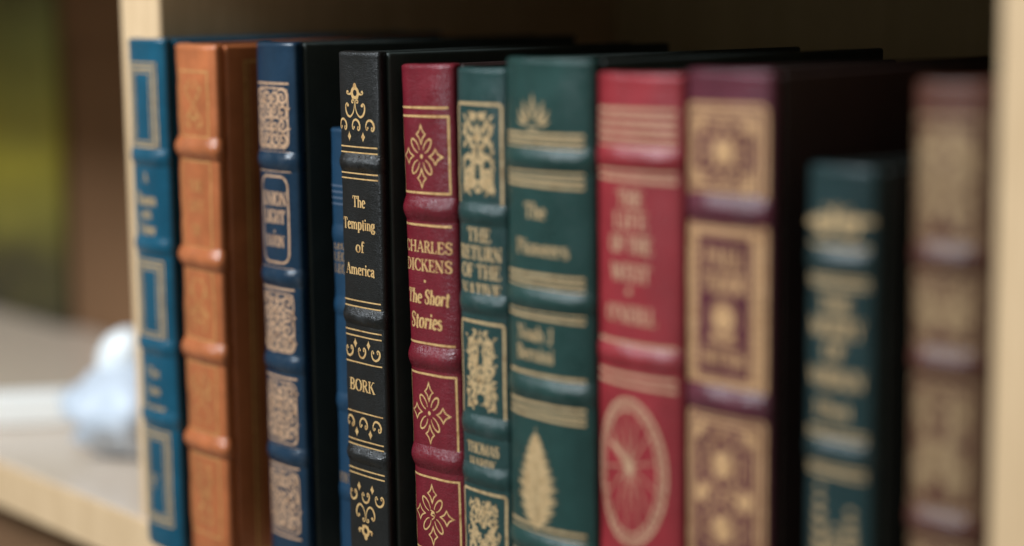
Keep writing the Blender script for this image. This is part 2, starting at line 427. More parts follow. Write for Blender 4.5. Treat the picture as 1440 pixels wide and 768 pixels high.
def text(g, s, ac, vb, h, width=None, weight=1.0, italic=0.0, track=.03):
    """s centred on ac (mm), baseline vb (mm), cap height h (mm), squeezed or stretched to width (mm)"""
    adv = sum(GL[c][0]+track for c in s)-track
    sx = (width/adv) if width else h
    x = ac-adv*sx/2
    tk, tn = TK*weight, TN*weight
    sq = min(1.0, .35+.65*sx/h)          # upright strokes get lighter in condensed type
    for c in s:
        a, prim = GL[c]
        X = lambda p: (x+(p[0]+italic*p[1])*sx, vb+p[1]*h)
        for kind, d in prim:
            if kind == 'D':
                px, py = X((d[0], d[1])); g.disc(px, py, d[2]*h*weight*sq, d[2]*h*weight, n=10); continue
            pts = [X(p) for p in d]
            if kind == 'T': g.stroke(pts, tk*h*sq)
            elif kind == 'T2': g.stroke(pts, [tn*h*.7, tk*h*.7] if len(pts) == 2 else tk*h*.6)
            elif kind == 'N': g.stroke(pts, tn*h)
            elif kind == 'S':
                pts = smooth_path(pts, 4); n = len(pts)
                g.stroke(pts, [h*(tn+(tk*1.1-tn)*max(0, math.sin(math.pi*i/(n-1)))**2.2) for i in range(n)])
            else:
                ws = []
                for i in range(len(pts)):
                    p, q = pts[max(0, i-1)], pts[min(len(pts)-1, i+1)]
                    dx, dy = abs(q[0]-p[0]), abs(q[1]-p[1]); l = math.hypot(dx, dy) or 1
                    ws.append(h*(tn+(tk*1.08*sq-tn)*(dy/l)**1.6))
                g.stroke(pts, ws)
        x += (a+track)*sx

# ------------------------------------------------------------------ ornaments (mm)
def diamond(g, x, y, rx, ry):
    pts_l = []; pts_r = []
    for i in range(7):
        t = i/6; yy = y+ry*(1-2*t); k = 1-abs(1-2*t); hw = rx*(k**1.5)+.02
        pts_l.append((x-hw, yy)); pts_r.append((x+hw, yy))
    g.poly_strip(pts_l, pts_r)
def outline_diamond(g, x, y, rx, ry, w):
    q = []
    for (ax, ay), (bx, by) in (((0, ry), (rx, 0)), ((rx, 0), (0, -ry)), ((0, -ry), (-rx, 0)), ((-rx, 0), (0, ry))):
        for i in range(5):
            t = i/5; m = .24*math.sin(math.pi*t)
            q.append((x+(ax+(bx-ax)*t)*(1-m), y+(ay+(by-ay)*t)*(1-m)))
    q.append(q[0]); g.stroke(q, w, True)
def omega(g, x, y, k=1.0, flip=1, mir=1):
    P = [(-1.5, -1.0), (-1.9, -1.9), (-2.7, -1.4), (-2.75, .1), (-1.9, 1.7), (-.2, 2.3), (1.6, 1.6), (2.6, 0), (2.5, -1.5), (1.6, -2.2), (.9, -1.6), (1.3, -.9)]
    pts = smooth_path([(x+mir*p[0]*k, y+flip*p[1]*k) for p in P], 5); n = len(pts)
    g.stroke(pts, [.34+.62*max(0, math.sin(math.pi*(i/(n-1))**1.25))**1.5 for i in range(n)])
    g.disc(pts[-1][0], pts[-1][1], .42, .42, 8); g.disc(pts[0][0], pts[0][1], .5, .5, 8)
def black_flower(g, x, y, flip=1):
    n = 56; O = []; I = []
    for i in range(n):
        t = 2*math.pi*i/n
        c, s = math.cos(t), math.sin(t)
        r = 2.75
        r = max(r, 4.35*math.exp(-((t-math.pi/2)/.62)**2))
        for a_, amp, wd in ((math.radians(-8), 4.9, .22), (math.radians(188), 4.9, .22), (math.radians(-52), 3.3, .3), (math.radians(232), 3.3, .3)):
            d = (t-a_+math.pi) % (2*math.pi)-math.pi
            r = max(r, amp*math.exp(-(d/wd)**2))
        O.append((x+r*c, y+flip*r*s*.92)); I.append((x+1.25*c, y+flip*(1.25*s)))
    g.poly_strip(I, O, True)
    for m in (-1, 1):
        g.spiral(x+m*4.6, y+flip*.3, .9, math.radians(-90 if m > 0 else 270), .7, .6, sgn=m*flip)
def black_scroll(g, x, y, flip=1):
    for m in (-1, 1):
        P = [(.25, 0), (.5, -2.6), (1.5, -4.7), (3.4, -6.0), (5.3, -5.3), (6.3, -3.4), (6.2, -1.6), (5.2, -.7), (4.6, -1.5)]
        pts = smooth_path([(x+m*p[0], y+flip*p[1]) for p in P], 6); n = len(pts)
        g.stroke(pts, [.3+.65*max(0, math.sin(math.pi*(i/(n-1))**1.1))**1.4 for i in range(n)])
        g.disc(pts[-1][0], pts[-1][1], .75, .65, 8)
        g.spiral(x+m*1.4, y+flip*(-.2), 1.15, math.radians(180 if m > 0 else 0), .85, .5, sgn=-m*flip)
def quatrefoil(g, x, y, k=1.0, centre=True):
    outline_diamond(g, x, y+8.6*k, 2.7*k, 3.7*k, .62); outline_diamond(g, x, y-8.6*k, 2.7*k, 3.7*k, .62)
    outline_diamond(g, x+8.6*k, y, 3.7*k, 3.0*k, .62); outline_diamond(g, x-8.6*k, y, 3.7*k, 3.0*k, .62)
    for q in range(4):
        a = math.radians(48 if q in (0, 2) else 132)+(math.pi if q > 1 else 0)
        pts = []
        for i in range(31):
            t = math.radians(205+(515-205)*i/30)
            lx, ly = 5.6*k+3.3*k*math.cos(t), 1.55*k*math.sin(t)
            pts.append((x+lx*math.cos(a)-ly*math.sin(a), y+lx*math.sin(a)+ly*math.cos(a)))
        g.stroke(pts, [.35+.4*math.sin(math.pi*i/30) for i in range(31)])
    if centre: g.disc(x, y, .85, .85)
    else:
        g.stroke(smooth_path([(x-1.2, y+1.8), (x+1.0, y+1.2), (x-1.0, y), (x+1.2, y-.6), (x-.6, y-2.0)], 5), .5)
        g.spiral(x, y, 1.6, 0, .8, .4)
def foliage(g, x0, x1, y0, y1, rnd, dens=1.0, size=3.4):
    """mirrored stems thick with leaves"""
    cx = (x0+x1)/2; hw = (x1-x0)/2; H = y1-y0
    for m in (-1, 1):
        pts = [(cx+m*hw*(.42+.34*math.sin(i/13*math.pi*3.2)), y0+H*(.03+.94*i/13)) for i in range(14)]
        g.stroke(smooth_path(pts, 4), .7)
    n = int(dens*hw*H/5.0)
    for i in range(n):
        y = y0+size*.5+(H-size)*rnd.random(); u = rnd.random()
        xx = hw*(.06+.80*u)
        ang = math.radians(rnd.choice((35, 60, 80, 110, -30, 140, -60))+rnd.uniform(-18, 18))
        ls = size*rnd.uniform(.6, 1.15); wd = ls*rnd.uniform(.26, .40)
        for m in (-1, 1):
            a = ang if m > 0 else math.pi-ang
            ex, ey = cx+m*xx+math.cos(a)*ls, y+math.sin(a)*ls
            if x0 < ex < x1 and y0 < ey < y1: g.leaf(cx+m*xx, y, a, ls, wd, .18*m)
    for i in range(int(n*.3)):
        g.disc(cx+rnd.uniform(-.9, .9)*hw, y0+H*rnd.uniform(.04, .96), rnd.uniform(.4, .9), n=8)
def filigree(g, x0, x1, y0, y1, rnd, r=2.9, w=.75):
    """rows of mirrored curls, packed"""
    cx = (x0+x1)/2; hw = (x1-x0)/2; H = y1-y0
    rows = max(2, round(H/(1.75*r))); cols = max(1, round(hw/(1.75*r)))
    for j in range(rows):
        for i in range(cols):
            y = y0+H*(j+.5)/rows; xx = hw*(i+.5)/cols
            sg = 1 if (i+j) % 2 else -1
            a0 = rnd.uniform(0, 6.28); tr = rnd.uniform(1.1, 1.5)
            for m in (-1, 1):
                g.spiral(cx+m*xx, y, r*1.02, a0 if m > 0 else math.pi-a0, tr, w, sgn=sg*m)
                for q in range(3):
                    aa = a0+2.1*q; a2 = aa if m > 0 else math.pi-aa
                    g.leaf(cx+m*xx+r*.9*math.cos(a2), y+r*.9*math.sin(a2), a2+.8*m, r*.6, r*.28)
        g.disc(cx, y0+H*(j+.5)/rows, .8, 1.1, 10)
        g.disc(cx, y0+H*j/rows+.6, .6, .6, 8)

# ------------------------------------------------------------------ a leather-bound book
def smoothed(pts, rounds=2):
    for _ in range(rounds):
        q = [pts[0]]
        for i in range(1, len(pts)-1):
            q.append(((pts[i-1][0]+2*pts[i][0]+pts[i+1][0])/4, (pts[i-1][1]+2*pts[i][1]+pts[i+1][1])/4))
        q.append(pts[-1]); pts = q
    return pts

_worn = {}
def worn_copy(mat):
    """the same hide, rubbed: raised bands take the wear"""
    if mat.name not in _worn:
        m = mat.copy(); m.name = mat.name+'_rubbed'
        nt = m.node_tree
        for n_ in nt.nodes:
            if n_.type == 'VALTORGB' and abs(n_.color_ramp.elements[0].position-.62) < 1e-3 and abs(n_.color_ramp.elements[1].position-.8) < 1e-3:
                n_.color_ramp.elements[0].position = .50; n_.color_ramp.elements[1].position = .66
                n_.color_ramp.elements[1].color = (1.3, 1.3, 1.3, 1)
            if n_.type == 'MAP_RANGE':
                n_.inputs[3].default_value -= .06; n_.inputs[4].default_value -= .08
        _worn[mat.name] = m
    return _worn[mat.name]

def make_book(name, label, xm, w, yf, b, p, H, leather_mat, bands, seed, lean=0.0, depth=.160, band_h=.0016, band_half=.0042,
              group='leather bound books on the shelf', cover_mat=None, wob=1.0, cap=.0020, taper=.7):
    root = empty(name, (xm, yf, .0003+abs(math.sin(math.radians(lean)))*w/2), (0, math.radians(lean), 0), label, 'book', group)
    sp = Spine(w, b, p, H, seed, wob)
    cover_mat = cover_mat or leather_mat
    half = [(i/22, w/2*(i/22), b*(i/22)**p) for i in range(23)]
    right = [(x, y) for _, x, y in half]
    x1, y1 = right[-1]
    right += [(x1+.00035, y1+.0010), (x1+.0003, y1+.0022), (x1-.0004, y1+.0035), (x1-.0012, y1+.0047), (x1-.0019, y1+.0060)]
    pr = [(-x, y) for x, y in reversed(right[1:])]+right
    keep = pr[:]
    sm = smoothed(pr, 1)
    pr = sm
    n = len(pr)
    nor = []
    for i in range(n):
        a = pr[max(0, i-1)]; c = pr[min(n-1, i+1)]
        tx, ty = c[0]-a[0], c[1]-a[1]; l = math.hypot(tx, ty) or 1
        nor.append((ty/l, -tx/l))
    fade = []
    for i in range(n):
        d = min(i, n-1-i); fade.append(min(1.0, max(0, (d-.5)/4.0)))
    def row(v, off):
        out = []
        for i, (x, y) in enumerate(pr):
            o = off*((fade[i]*(1-taper*min(1, abs(2*x/w))**5)) if off > 0 else 1)+sp.noise(x, v)*fade[i]
            out.append((x+nor[i][0]*o, y+nor[i][1]*o, v))
        return out
    def grid(rows):
        V = []; F = []
        for r in rows: V += r
        for j in range(len(rows)-1):
            for i in range(n-1):
                a = j*n+i; F.append((a, a+1, a+n+1, a+n))
        return V, F
    # spine panels between the bands; the ends are turned in over the edge
    bands = sorted(bands)
    cuts = [0.0]
    for c in bands: cuts += [c-band_half, c+band_half]
    cuts.append(H)
    SV = []; SF = []
    for k in range(0, len(cuts), 2):
        v0, v1 = cuts[k], cuts[k+1]
        rows = []
        if k == 0:
            rows += [row(.0004, -.0030), row(0, -cap), row(cap*.12, -cap*.5), row(cap*.45, -cap*.14), row(cap, 0)]; v0 = cap
        else: rows.append(row(v0, 0))
        end = v1-cap if k == len(cuts)-2 else v1
        m = max(2, int((end-v0)/.004))
        for j in range(1, m+1): rows.append(row(v0+(end-v0)*j/m, 0))
        if k == len(cuts)-2:
            rows += [row(H-cap*.45, cap*.10), row(H-cap*.12, -cap*.35), row(H, -cap), row(H-.0002, -cap*1.7), row(H-.0015, -.0034)]
        V, F = grid(rows); o = len(SV)
        SV += V; SF += [tuple(i+o for i in f) for f in F]
    spine = mesh_obj('spine', SV, SF, leather_mat, root)
    for c in bands:
        rows = []
        for j in range(15):
            t = -1+2*j/14
            d = band_h*max(0, (.5+.5*math.cos(math.pi*t)))**.58
            rows.append(row(c+t*band_half, d))
        V, F = grid(rows)
        mesh_obj('raised_band', V, F, worn_copy(leather_mat), spine)
    # boards and text block
    y0 = b+.0052
    for sgn in (1, -1):
        xa, xb = sorted((sgn*(w/2+.0001), sgn*(w/2-.0030)))
        o = rounded_box('cover_board', (xa, y0, .0), (xb, depth, H-.0006), .0011, cover_mat, root)
    rounded_box('page_block', (-w/2+.0031, b+.002, .0035), (w/2-.0031, depth-.004, H-.0045), .0006, PAGES, root)
    return root, spine, sp

def G(sp): return Gilt(sp)

# ================================================================== the books, left to right
BLUE_L = leather('teal_blue_leather', lin((0, 76, 100)), rough=.36, bump=.12, crease=.1, wearamt=.05)
ORANGE_L = leather('tan_leather', lin((180, 102, 58)), rough=.37, bump=.24, crease=.3, wear=(.30, .12, .06), wearamt=.25)
NAVY_L = leather('navy_leather', lin((12, 44, 66)), rough=.34, bump=.15, crease=.1, wearamt=.05)
THIN_L = leather('bright_blue_cloth', lin((0, 50, 78)), rough=.55, bump=.15, crease=.05, wearamt=.02)
BLACK_L = leather('black_leather', lin((10, 11, 12)), rough=.40, grain=1300, bump=.36, crease=.35, wear=(.10, .11, .12), wearamt=.2, spec=.5)
BURG_L = leather('burgundy_leather', lin((112, 18, 34)), rough=.38, grain=800, bump=.36, crease=.45, wear=(.16, .03, .05), wearamt=.3)
GREEN_L = leather('dark_green_leather', lin((26, 60, 58)), rough=.36, grain=900, bump=.34, crease=.4, wearamt=.04)
GREEN2_L = leather('deep_green_leather', lin((24, 60, 56)), rough=.34, bump=.3, crease=.35, wearamt=.05)
RED_L = leather('red_leather', lin((144, 27, 38)), rough=.46, spec=.7, bump=.28, crease=.3, wearamt=.05)
PURPLE_L = leather('plum_leather', lin((88, 32, 46)), rough=.36, bump=.28, crease=.3, wearamt=.05)
TEAL_L = leather('dark_teal_leather', lin((20, 48, 50)), rough=.36, bump=.28, crease=.3, wearamt=.05)
BROWN_L = leather('brown_plum_leather', lin((88, 50, 38)), rough=.40, bump=.28, crease=.3, wearamt=.05)

SHADED_BOARD = leather('shaded_board', lin((42, 49, 46)), rough=.6, bump=.1, crease=.05, wearamt=.02)  # shade on the side covers is put into this board colour
SHADED_PLUM_BOARD = leather('shaded_plum_board', lin((48, 29, 25)), rough=.6, bump=.1, crease=.05, wearamt=.02)  # same for burgundy and plum: cover shade painted in as a darker tone
# --- 1 blue
root, spn, sp = make_book('leather_book', 'bright teal blue leather book with double gilt frames, leftmost in the row', .0138, .0316, -.012, .0030, 3, .2360, BLUE_L,
                          [.1827, .1424, .0960, .0622], 1)
rnd = random.Random(3)
for y0, y1 in ((185.6, 225.1), (98.1, 135.7), (12.4, 56.6)):
    g = G(sp); g.rect(-11.2, 11.2, y0, y1, .85); g.rect(-8.9, 8.9, y0+2.2, y1-2.2, 1.3); g.rect(-6.4, 6.4, y0+4.2, y1-4.2, .7)
    g.done('gilt_frame', GOLD_PALE, spn)
g = G(sp); text(g, 'A', 0, 171.5, 4.6, 4.5, 1.2); text(g, 'Room', 0, 161.0, 5.6, 16, 1.2); text(g, 'with', -.5, 154.8, 4.4, 9, 1.2); text(g, 'View', 0, 147.6, 5.6, 14, 1.2)
g.done('gilt_title', GOLD_PALE, spn)
g = G(sp); text(g, 'The', 0, 81.6, 4.6, 11, 1.2); text(g, 'Lion', 0, 73.4, 4.6, 11, 1.2); text(g, 'Forster', 0, 64.8, 4.8, 18, 1.2)
g.done('gilt_lettering', GOLD_PALE, spn)
g = G(sp); g.spiral(-2.5, 33, 2.6, 0, 1.2, .7); g.spiral(-2.5, 30, 1.6, 2, 1, .5); g.done('gilt_ornament', GOLD_PALE, spn)

# --- 2 tan
root, spn, sp = make_book('leather_book', 'worn tan leather book with rounded raised bands and faded gilt panels', .0493, .0327, -.008, .0020, 3, .2338, ORANGE_L,
                          [.1882, .1395, .0977, .0555], 2, lean=.5, band_h=.0024, band_half=.0052, wob=2.2, cap=.0028, taper=.15)
for i, (y0, y1) in enumerate(((193.5, 222), (144.6, 182.8), (103.3, 134.5), (61.3, 92.3), (14, 50))):
    g = G(sp); g.rect(-11.6, 11.6, y0, y1, .9); g.done('gilt_frame', GOLD_DIM, spn)
    g = G(sp); rnd = random.Random(20+i)
    if i == 1:
        text(g, 'THE', 0, 169.5, 5, 12); text(g, 'LIFE', 0, 160.5, 5, 14); text(g, 'OF', 0, 150.0, 5, 8)
        g.done('gilt_title', GOLD_DIM, spn)
    else:
        foliage(g, -8, 8, y0+3, y1-3, rnd, .30, 3.6); g.done('gilt_ornament', GOLD_DIM, spn)
V = []; F = []
cov = None
for yy, wd in ((.0162, .0011), (.0186, .0005)):       # border tooled on the right board
    o = len(V); x = .0327/2+.00016
    V += [(x, yy, .006), (x, yy+wd, .006), (x, yy+wd, .2268), (x, yy, .2268)]; F.append((o, o+1, o+2, o+3))
for zz in (.006, .2257):
    o = len(V); V += [(x+.00001, .0174, zz), (x+.00001, .150, zz), (x+.00001, .150, zz+.0011), (x+.00001, .0174, zz+.0011)]; F.append((o, o+1, o+2, o+3))
mesh_obj('gilt_border', V, F, GOLD_DARK, root, smooth=False)

# --- 3 navy
root, spn, sp = make_book('leather_book', 'navy blue leather book with four pinkish gilt filigree panels and boxed title', .0981, .0287, .002, .0029, 3, .2350, NAVY_L,
                          [.1850, .1355, .0980, .0578], 3, cover_mat=SHADED_BOARD)
for i, (y0, y1) in enumerate(((190.9, 215.8), (103.4, 128.6), (63.4, 90.1), (23.7, 50.9))):
    g = G(sp); rnd = random.Random(31+i)
    g.rect(-10.9, 10.9, y0, y1, .7, r=3)
    filigree(g, -10.2, 10.2, y0+.8, y1-.8, rnd, r=3.5, w=1.1)
    g.done('gilt_panel', GOLD_PINK, spn)
for y in (217.8, 188.8, 181.0, 139.3, 130.6, 101.5, 92.1, 61.5, 52.9, 21.7):
    g = G(sp); g.stroke([(-11.6, y), (11.6, y)], .95); g.done('gilt_rule', GOLD_PINK, spn)
g = G(sp); g.rect(-9.6, 9.6, 141.8, 178.6, .95, r=4.5); g.done('gilt_frame', GOLD_PINK, spn)
g = G(sp); text(g, 'UNION', 0, 166.2, 5.8, 17.5, 1.3); text(g, 'LIGHT', 0, 158.6, 5.8, 15, 1.3); g.disc(0, 155, .6); text(g, 'EATON', 0, 148.6, 4.8, 13.5, 1.3)
g.done('gilt_title', GOLD_PINK, spn)

# --- thin blue one set back
root, spn, sp = make_book('thin_book', 'thin bright blue book set back and mostly hidden by the black book', .1319, .0148, .012, .0021, 3, .2000, THIN_L,
                          [.1560, .1256, .0846, .0458], 4, band_h=.0008, depth=.15)
g = G(sp)
for y in (176.0, 173.5, 171.0, 168.5): g.stroke([(-6.4, y), (6.4, y)], .8)
g.done('printed_rule', plain('dull_slate_foil', (.07, .10, .15), .5), spn)
g = G(sp)
for y in (149.6, 144.6, 139.6): text(g, 'LEO', 0, y, 3.8, 9, 1.2)
g.done('gilt_title', GOLD_BROWN, spn)
g = G(sp); text(g, 'EST', 0, 50, 4, 10, 1.2); g.done('gilt_lettering', GOLD_BROWN, spn)

# --- 4 black
root, spn, sp = make_book('leather_book', 'black grained leather book titled The Tempting of America in gold', .1635, .0263, 0, .0008, 4, .2322, BLACK_L,
                          [.1881, .1262, .0690], 5, cover_mat=SHADED_BOARD, band_half=.0037, band_h=.0022)
for y in (194.5, 192.2, 183.9, 181.8, 132.6, 130.2, 120.4, 118.1, 107.3, 86.7, 75.1, 73.0, 62.9, 60.8):
    g = G(sp); g.stroke([(-12.6, y), (12.0, y)], .56); g.done('gilt_rule', GOLD, spn)
g = G(sp)
text(g, 'The', -.5, 170.4, 4.5, 8.9, 1.2); text(g, 'Tempting', -1.0, 161.5, 4.5, 21.6, 1.2); text(g, 'of', -.6, 152.3, 4.5, 5.6, 1.2); text(g, 'America', -.8, 143.2, 4.4, 19.6, 1.2)
g.done('gilt_title', GOLD, spn)
g = G(sp); text(g, 'BORK', -1.3, 95.6, 4.8, 17.2, 1.2); g.done('gilt_author', GOLD, spn)
g = G(sp); black_flower(g, -1.5, 215.8); black_scroll(g, -1.6, 212.4); g.done('gilt_flower', GOLD, spn)
for vrow, flip, vd, cx in ((203.2, 1, 198.6, -1.0), (111.6, -1, 115.1, -.6), (82.4, 1, 78.5, -.8), (51.7, -1, 55.7, -.4)):
    g = G(sp)
    for q in (-1, 0, 1): omega(g, cx+q*9.1, vrow, .92, flip, mir=1)
    for dx in (-4.7, 4.5): diamond(g, cx+dx, vd, 1.25, 2.0)
    g.done('gilt_scrollwork', GOLD, spn)
g = G(sp)
black_scroll(g, -.9, 42.2, flip=-1); black_flower(g, -1.2, 37.6, flip=-1)
g.done('gilt_flower', GOLD, spn)

# --- 5 burgundy
root, spn, sp = make_book('leather_book', 'burgundy leather book lettered Charles Dickens with gold four petal flowers', .2031, .0314, .0045, .0036, 4, .2275, BURG_L,
                          [.1718, .1137, .0738], 6, lean=-1.2, band_half=.0048, band_h=.0019, cover_mat=SHADED_PLUM_BOARD)
for y in (210.9, 165.7, 119.5):
    g = G(sp); g.stroke([(-14.6, y), (14.6, y)], .85); g.done('gilt_rule', GOLD, spn)
for y0, y1, yc, ce in ((178.2, 207.6, 192.2, True), (77.0, 107.3, 91.9, True), (36.5, 66.2, 51.2, False)):
    g = G(sp); g.rect(-14.5, 14.5, y0, y1, .85); g.done('gilt_frame', GOLD, spn)
    g = G(sp); quatrefoil(g, -.4, yc, .98, ce); g.done('gilt_flower', GOLD, spn)
g = G(sp); text(g, 'CHARLES', .2, 155.1, 4.5, 29, 1.2); text(g, 'DICKENS', .2, 147.8, 4.7, 28.4, 1.2); g.done('gilt_author', GOLD, spn)
g = G(sp); g.disc(-.8, 143.8, .62, .62); text(g, 'The Short', -.4, 135.0, 5.6, 26.0, 1.25, italic=.18); text(g, 'Stories', -1.4, 125.4, 6.0, 20.0, 1.25, italic=.18)
g.done('gilt_title', GOLD, spn)

# --- 6 narrow dark green
root, spn, sp = make_book('leather_book', 'narrow dark green leather book with gilt foliage panels between burgundy and wide green books', .2359, .0276, .002, .0022, 3, .2272, GREEN_L,
                          [.1733, .1397, .0932, .0740], 7, band_h=.0014)
for i, (y0, y1) in enumerate(((176.6, 214.0), (95.6, 132.8), (30, 67.8))):
    g = G(sp); g.rect(-12.4, 12.4, y0, y1, 1.1, r=1.2); g.done('gilt_frame', GOLD_PALE, spn)
    g = G(sp); foliage(g, -9.6, 9.6, y0+2.6, y1-2.4, random.Random(61+i), 1.5, 3.9); g.done('gilt_foliage', GOLD_PALE, spn)
g = G(sp)
for s_, y, wd in (('THE', 163.0, 13.5), ('RETURN', 156.2, 24), ('OF THE', 149.4, 22.5), ('NATIVE', 142.2, 23)): text(g, s_, 0, y, 5.2, wd, 1.25)
g.done('gilt_title', GOLD_PALE, spn)
g = G(sp); text(g, 'THOMAS', 0, 82.4, 4.2, 19, 1.2); text(g, 'HARDY', 0, 76.5, 4.2, 15.5, 1.2); g.done('gilt_author', GOLD_PALE, spn)

# --- 7 wide green
root, spn, sp = make_book('leather_book', 'wide dark green leather book with triple gilt rules and a tall gold leaf', .2761, .0457, -.0035, .0055, 3, .2316, GREEN2_L,
                          [.1963, .1465, .1141, .0570], 8, band_h=.0016, band_half=.0044, cover_mat=SHADED_BOARD)
for grp in ((205.0, 202.8, 200.6), (191.9, 189.4, 187.2), (155.4, 153.1, 150.8), (142.3, 140.1), (119.5, 117.5), (108.8, 106.3, 104.0), (63.8, 61.2, 51.5, 49.2)):
    for y in grp:
        g = G(sp); g.stroke([(-20.8, y), (20.8, y)], 1.15); g.done('gilt_rule', GOLD_PALE, spn)
g = G(sp)
for a, l_ in ((90, 9.6), (62, 8.4), (118, 8.4), (36, 7.6), (144, 7.6), (12, 6.2), (168, 6.2)):
    g.leaf(-2.5+3.0*math.cos(math.radians(a)), 208.6+1.2*math.sin(math.radians(a)), math.radians(a), l_, l_*.19, -.12 if a < 89 else (.12 if a > 91 else 0))
g.stroke([(-5, 207.2), (0, 207.2)], .9)
g.done('gilt_ornament', GOLD_PALE, spn)
g = G(sp); text(g, 'The', -1.8, 175.4, 5.4, 11.5, 1.15); text(g, 'Pioneers', 1.0, 162.4, 5.4, 27, 1.15); g.done('gilt_title', GOLD_PALE, spn)
g = G(sp); text(g, 'Noah J', -3, 131.5, 5.2, 20, 1.15); text(g, 'Bernini', -3, 124.2, 5.2, 21, 1.15); g.done('gilt_author', GOLD_PALE, spn)
g = G(sp)
for i in range(24):                                   # feathered leaf
    t = i/23; y = 64.0+33*t; hw = 11.0*min(1, (1.03-t)/.72)**.75*(1.0 if t > .1 else .72+2.8*t)*(1+.10*math.sin(i*2.3))
    for m in (-1, 1):
        g.leaf(-2.6, y-1.0, math.radians(90-m*(62-14*t)), hw*1.08+.8, 1.75, .10*m)
g.stroke([(-2.6, 62.5), (-2.6, 100)], [1.3, .3])
g.done('gilt_leaf', GOLD_PALE, spn)

# --- 8 red
root, spn, sp = make_book('leather_book', 'bright red leather book with a large gold spoked wheel on its spine', .3208, .0404, -.001, .0040, 3, .2272, RED_L,
                          [.1990, .1318], 9, band_h=.0015, cover_mat=SHADED_BOARD)
for y in (215.0, 212.0, 209.1, 206.1, 203.0, 194.8, 192.0, 136.3, 134.2, 125.4, 122.2):
    g = G(sp); g.stroke([(-19.0, y), (19.0, y)], 1.3); g.done('gilt_rule', GOLD_PINK, spn)
g = G(sp)
for s_, y, wd in (('THE', 182.6, 12), ('LIFE', 175.2, 16), ('OF THE', 167.2, 20), ('WEST', 157.6, 19)): text(g, s_, -.6, y, 5.8, wd, 1.3)
g.disc(-1.2, 154.0, 1.2)
g.done('gilt_title', GOLD_PINK, spn)
g = G(sp); text(g, "O'NEILL", -.8, 143.4, 5.6, 24, 1.25); g.done('gilt_author', GOLD_PINK, spn)
g = G(sp); cxw, cyw = -1.4, 91.8
g.ring(cxw, cyw, 16.4, 25.2, 1.2); g.ring(cxw, cyw, 13.6, 21.8, .8)
for i in range(40):
    t = 2*math.pi*i/40; g.disc(cxw+15.0*math.cos(t), cyw+23.5*math.sin(t), .7, .9, 7)
for i in range(13):
    t = 2*math.pi*i/13+.25; g.stroke([(cxw+.8*math.cos(t), cyw+2+.8*math.sin(t)), (cxw+13.6*math.cos(t), cyw+21.8*math.sin(t))], [.62, .3])
g.disc(cxw, cyw+2, 2.3, 2.9); g.stroke([(cxw, cyw+2), (cxw-9, cyw+9)], [2.2, 1.6]); g.stroke([(cxw, cyw+2), (cxw-12, cyw+15)], [.9, .5])
g.done('gilt_wheel', GOLD_PINK, spn)

# --- 9 plum
root, spn, sp = make_book('leather_book', 'plum leather book with large gold medallion panels right of the red book', .3622, .0359, 0, .0022, 3, .2292, PURPLE_L,
                          [.1848, .1228], 10, band_h=.0018, band_half=.0048, cover_mat=SHADED_PLUM_BOARD)
def medallion_panel(y0, y1, centres, ry):
    g = G(sp); X = 16.6
    g.rect(-X, X, y0, y1, 1.3, r=2.0); g.rect(-X+2.3, X-2.3, y0+2.3, y1-2.3, 1.2); g.rect(-X+4.4, X-4.4, y0+4.4, y1-4.4, .7)
    for cy in centres:
        g.disc(0, cy, 4.4, ry*.42, 18); g.ring(0, cy, 7.6, ry*.78, .8)
        for i in range(16):
            t = 2*math.pi*i/16; g.disc(9.0*math.cos(t), cy+ry*.92*math.sin(t), .8, .8, 7)
        for i in range(8):
            t = 2*math.pi*i/8; g.leaf(4.6*math.cos(t), cy+ry*.45*math.sin(t), t+.2, 2.6, 1.1)
    for sx in (-1, 1):
        for sy, yy in ((1, y1-5), (-1, y0+5)):
            for k in range(4): g.leaf(sx*11.6, yy, math.atan2(-sy, -sx)+(-.9+.6*k)*1.0, 4.6, 1.7)
            g.disc(sx*11, yy-sy*.6, 1.7, 1.7, 9)
    if len(centres) > 1:
        for a, c in zip(centres, centres[1:]):
            for sx in (-1, 1):
                g.disc(sx*9.6, (a+c)/2, 3.0, 3.6, 12); g.leaf(sx*7, (a+c)/2, math.pi/2+sx*.8, 4, 1.4)
    g.done('gilt_panel', GOLD_WARM, spn)
medallion_panel(188.6, 218.0, (203.4,), 10.5)
g = G(sp); X = 16.6; y0, y1 = 126.4, 180.8
g.rect(-X, X, y0, y1, 1.6, r=2.0); g.rect(-X+2.2, X-2.2, y0+2.2, y1-2.2, 1.4); g.rect(-X+4.6, X-4.6, y0+3.8, y1-3.8, 1.0)
for i in range(17):
    yy = y0+4+(y1-y0-8)*i/16
    for m in (-1, 1): g.disc(m*(X-3.4), yy, .8, 1.1, 8)
g.done('gilt_frame', GOLD_WARM, spn)
g = G(sp); text(g, 'PAUL', .2, 166.2, 6.4, 17, 1.3); text(g, 'TUDOR', .2, 158.2, 6.4, 18.5, 1.3); g.done('gilt_title', GOLD_WARM, spn)
g = G(sp); g.disc(.1, 150.0, 4.6, 4.6, 18); g.ring(.1, 150, 6.0, 6.0, .6); g.stroke([(-6.5, 142.6), (6.5, 142.6)], 1.2); g.leaf(-.2, 142.6, 2.6, 6, 2.0); g.leaf(.4, 142.6, .3, 6, 2.0); g.done('gilt_ornament', GOLD_WARM, spn)
g = G(sp); text(g, 'HUTTON', .2, 134.2, 5.4, 19, 1.25); g.done('gilt_author', GOLD_WARM, spn)
medallion_panel(62, 118.2, (101.9, 80.5), 11.5)

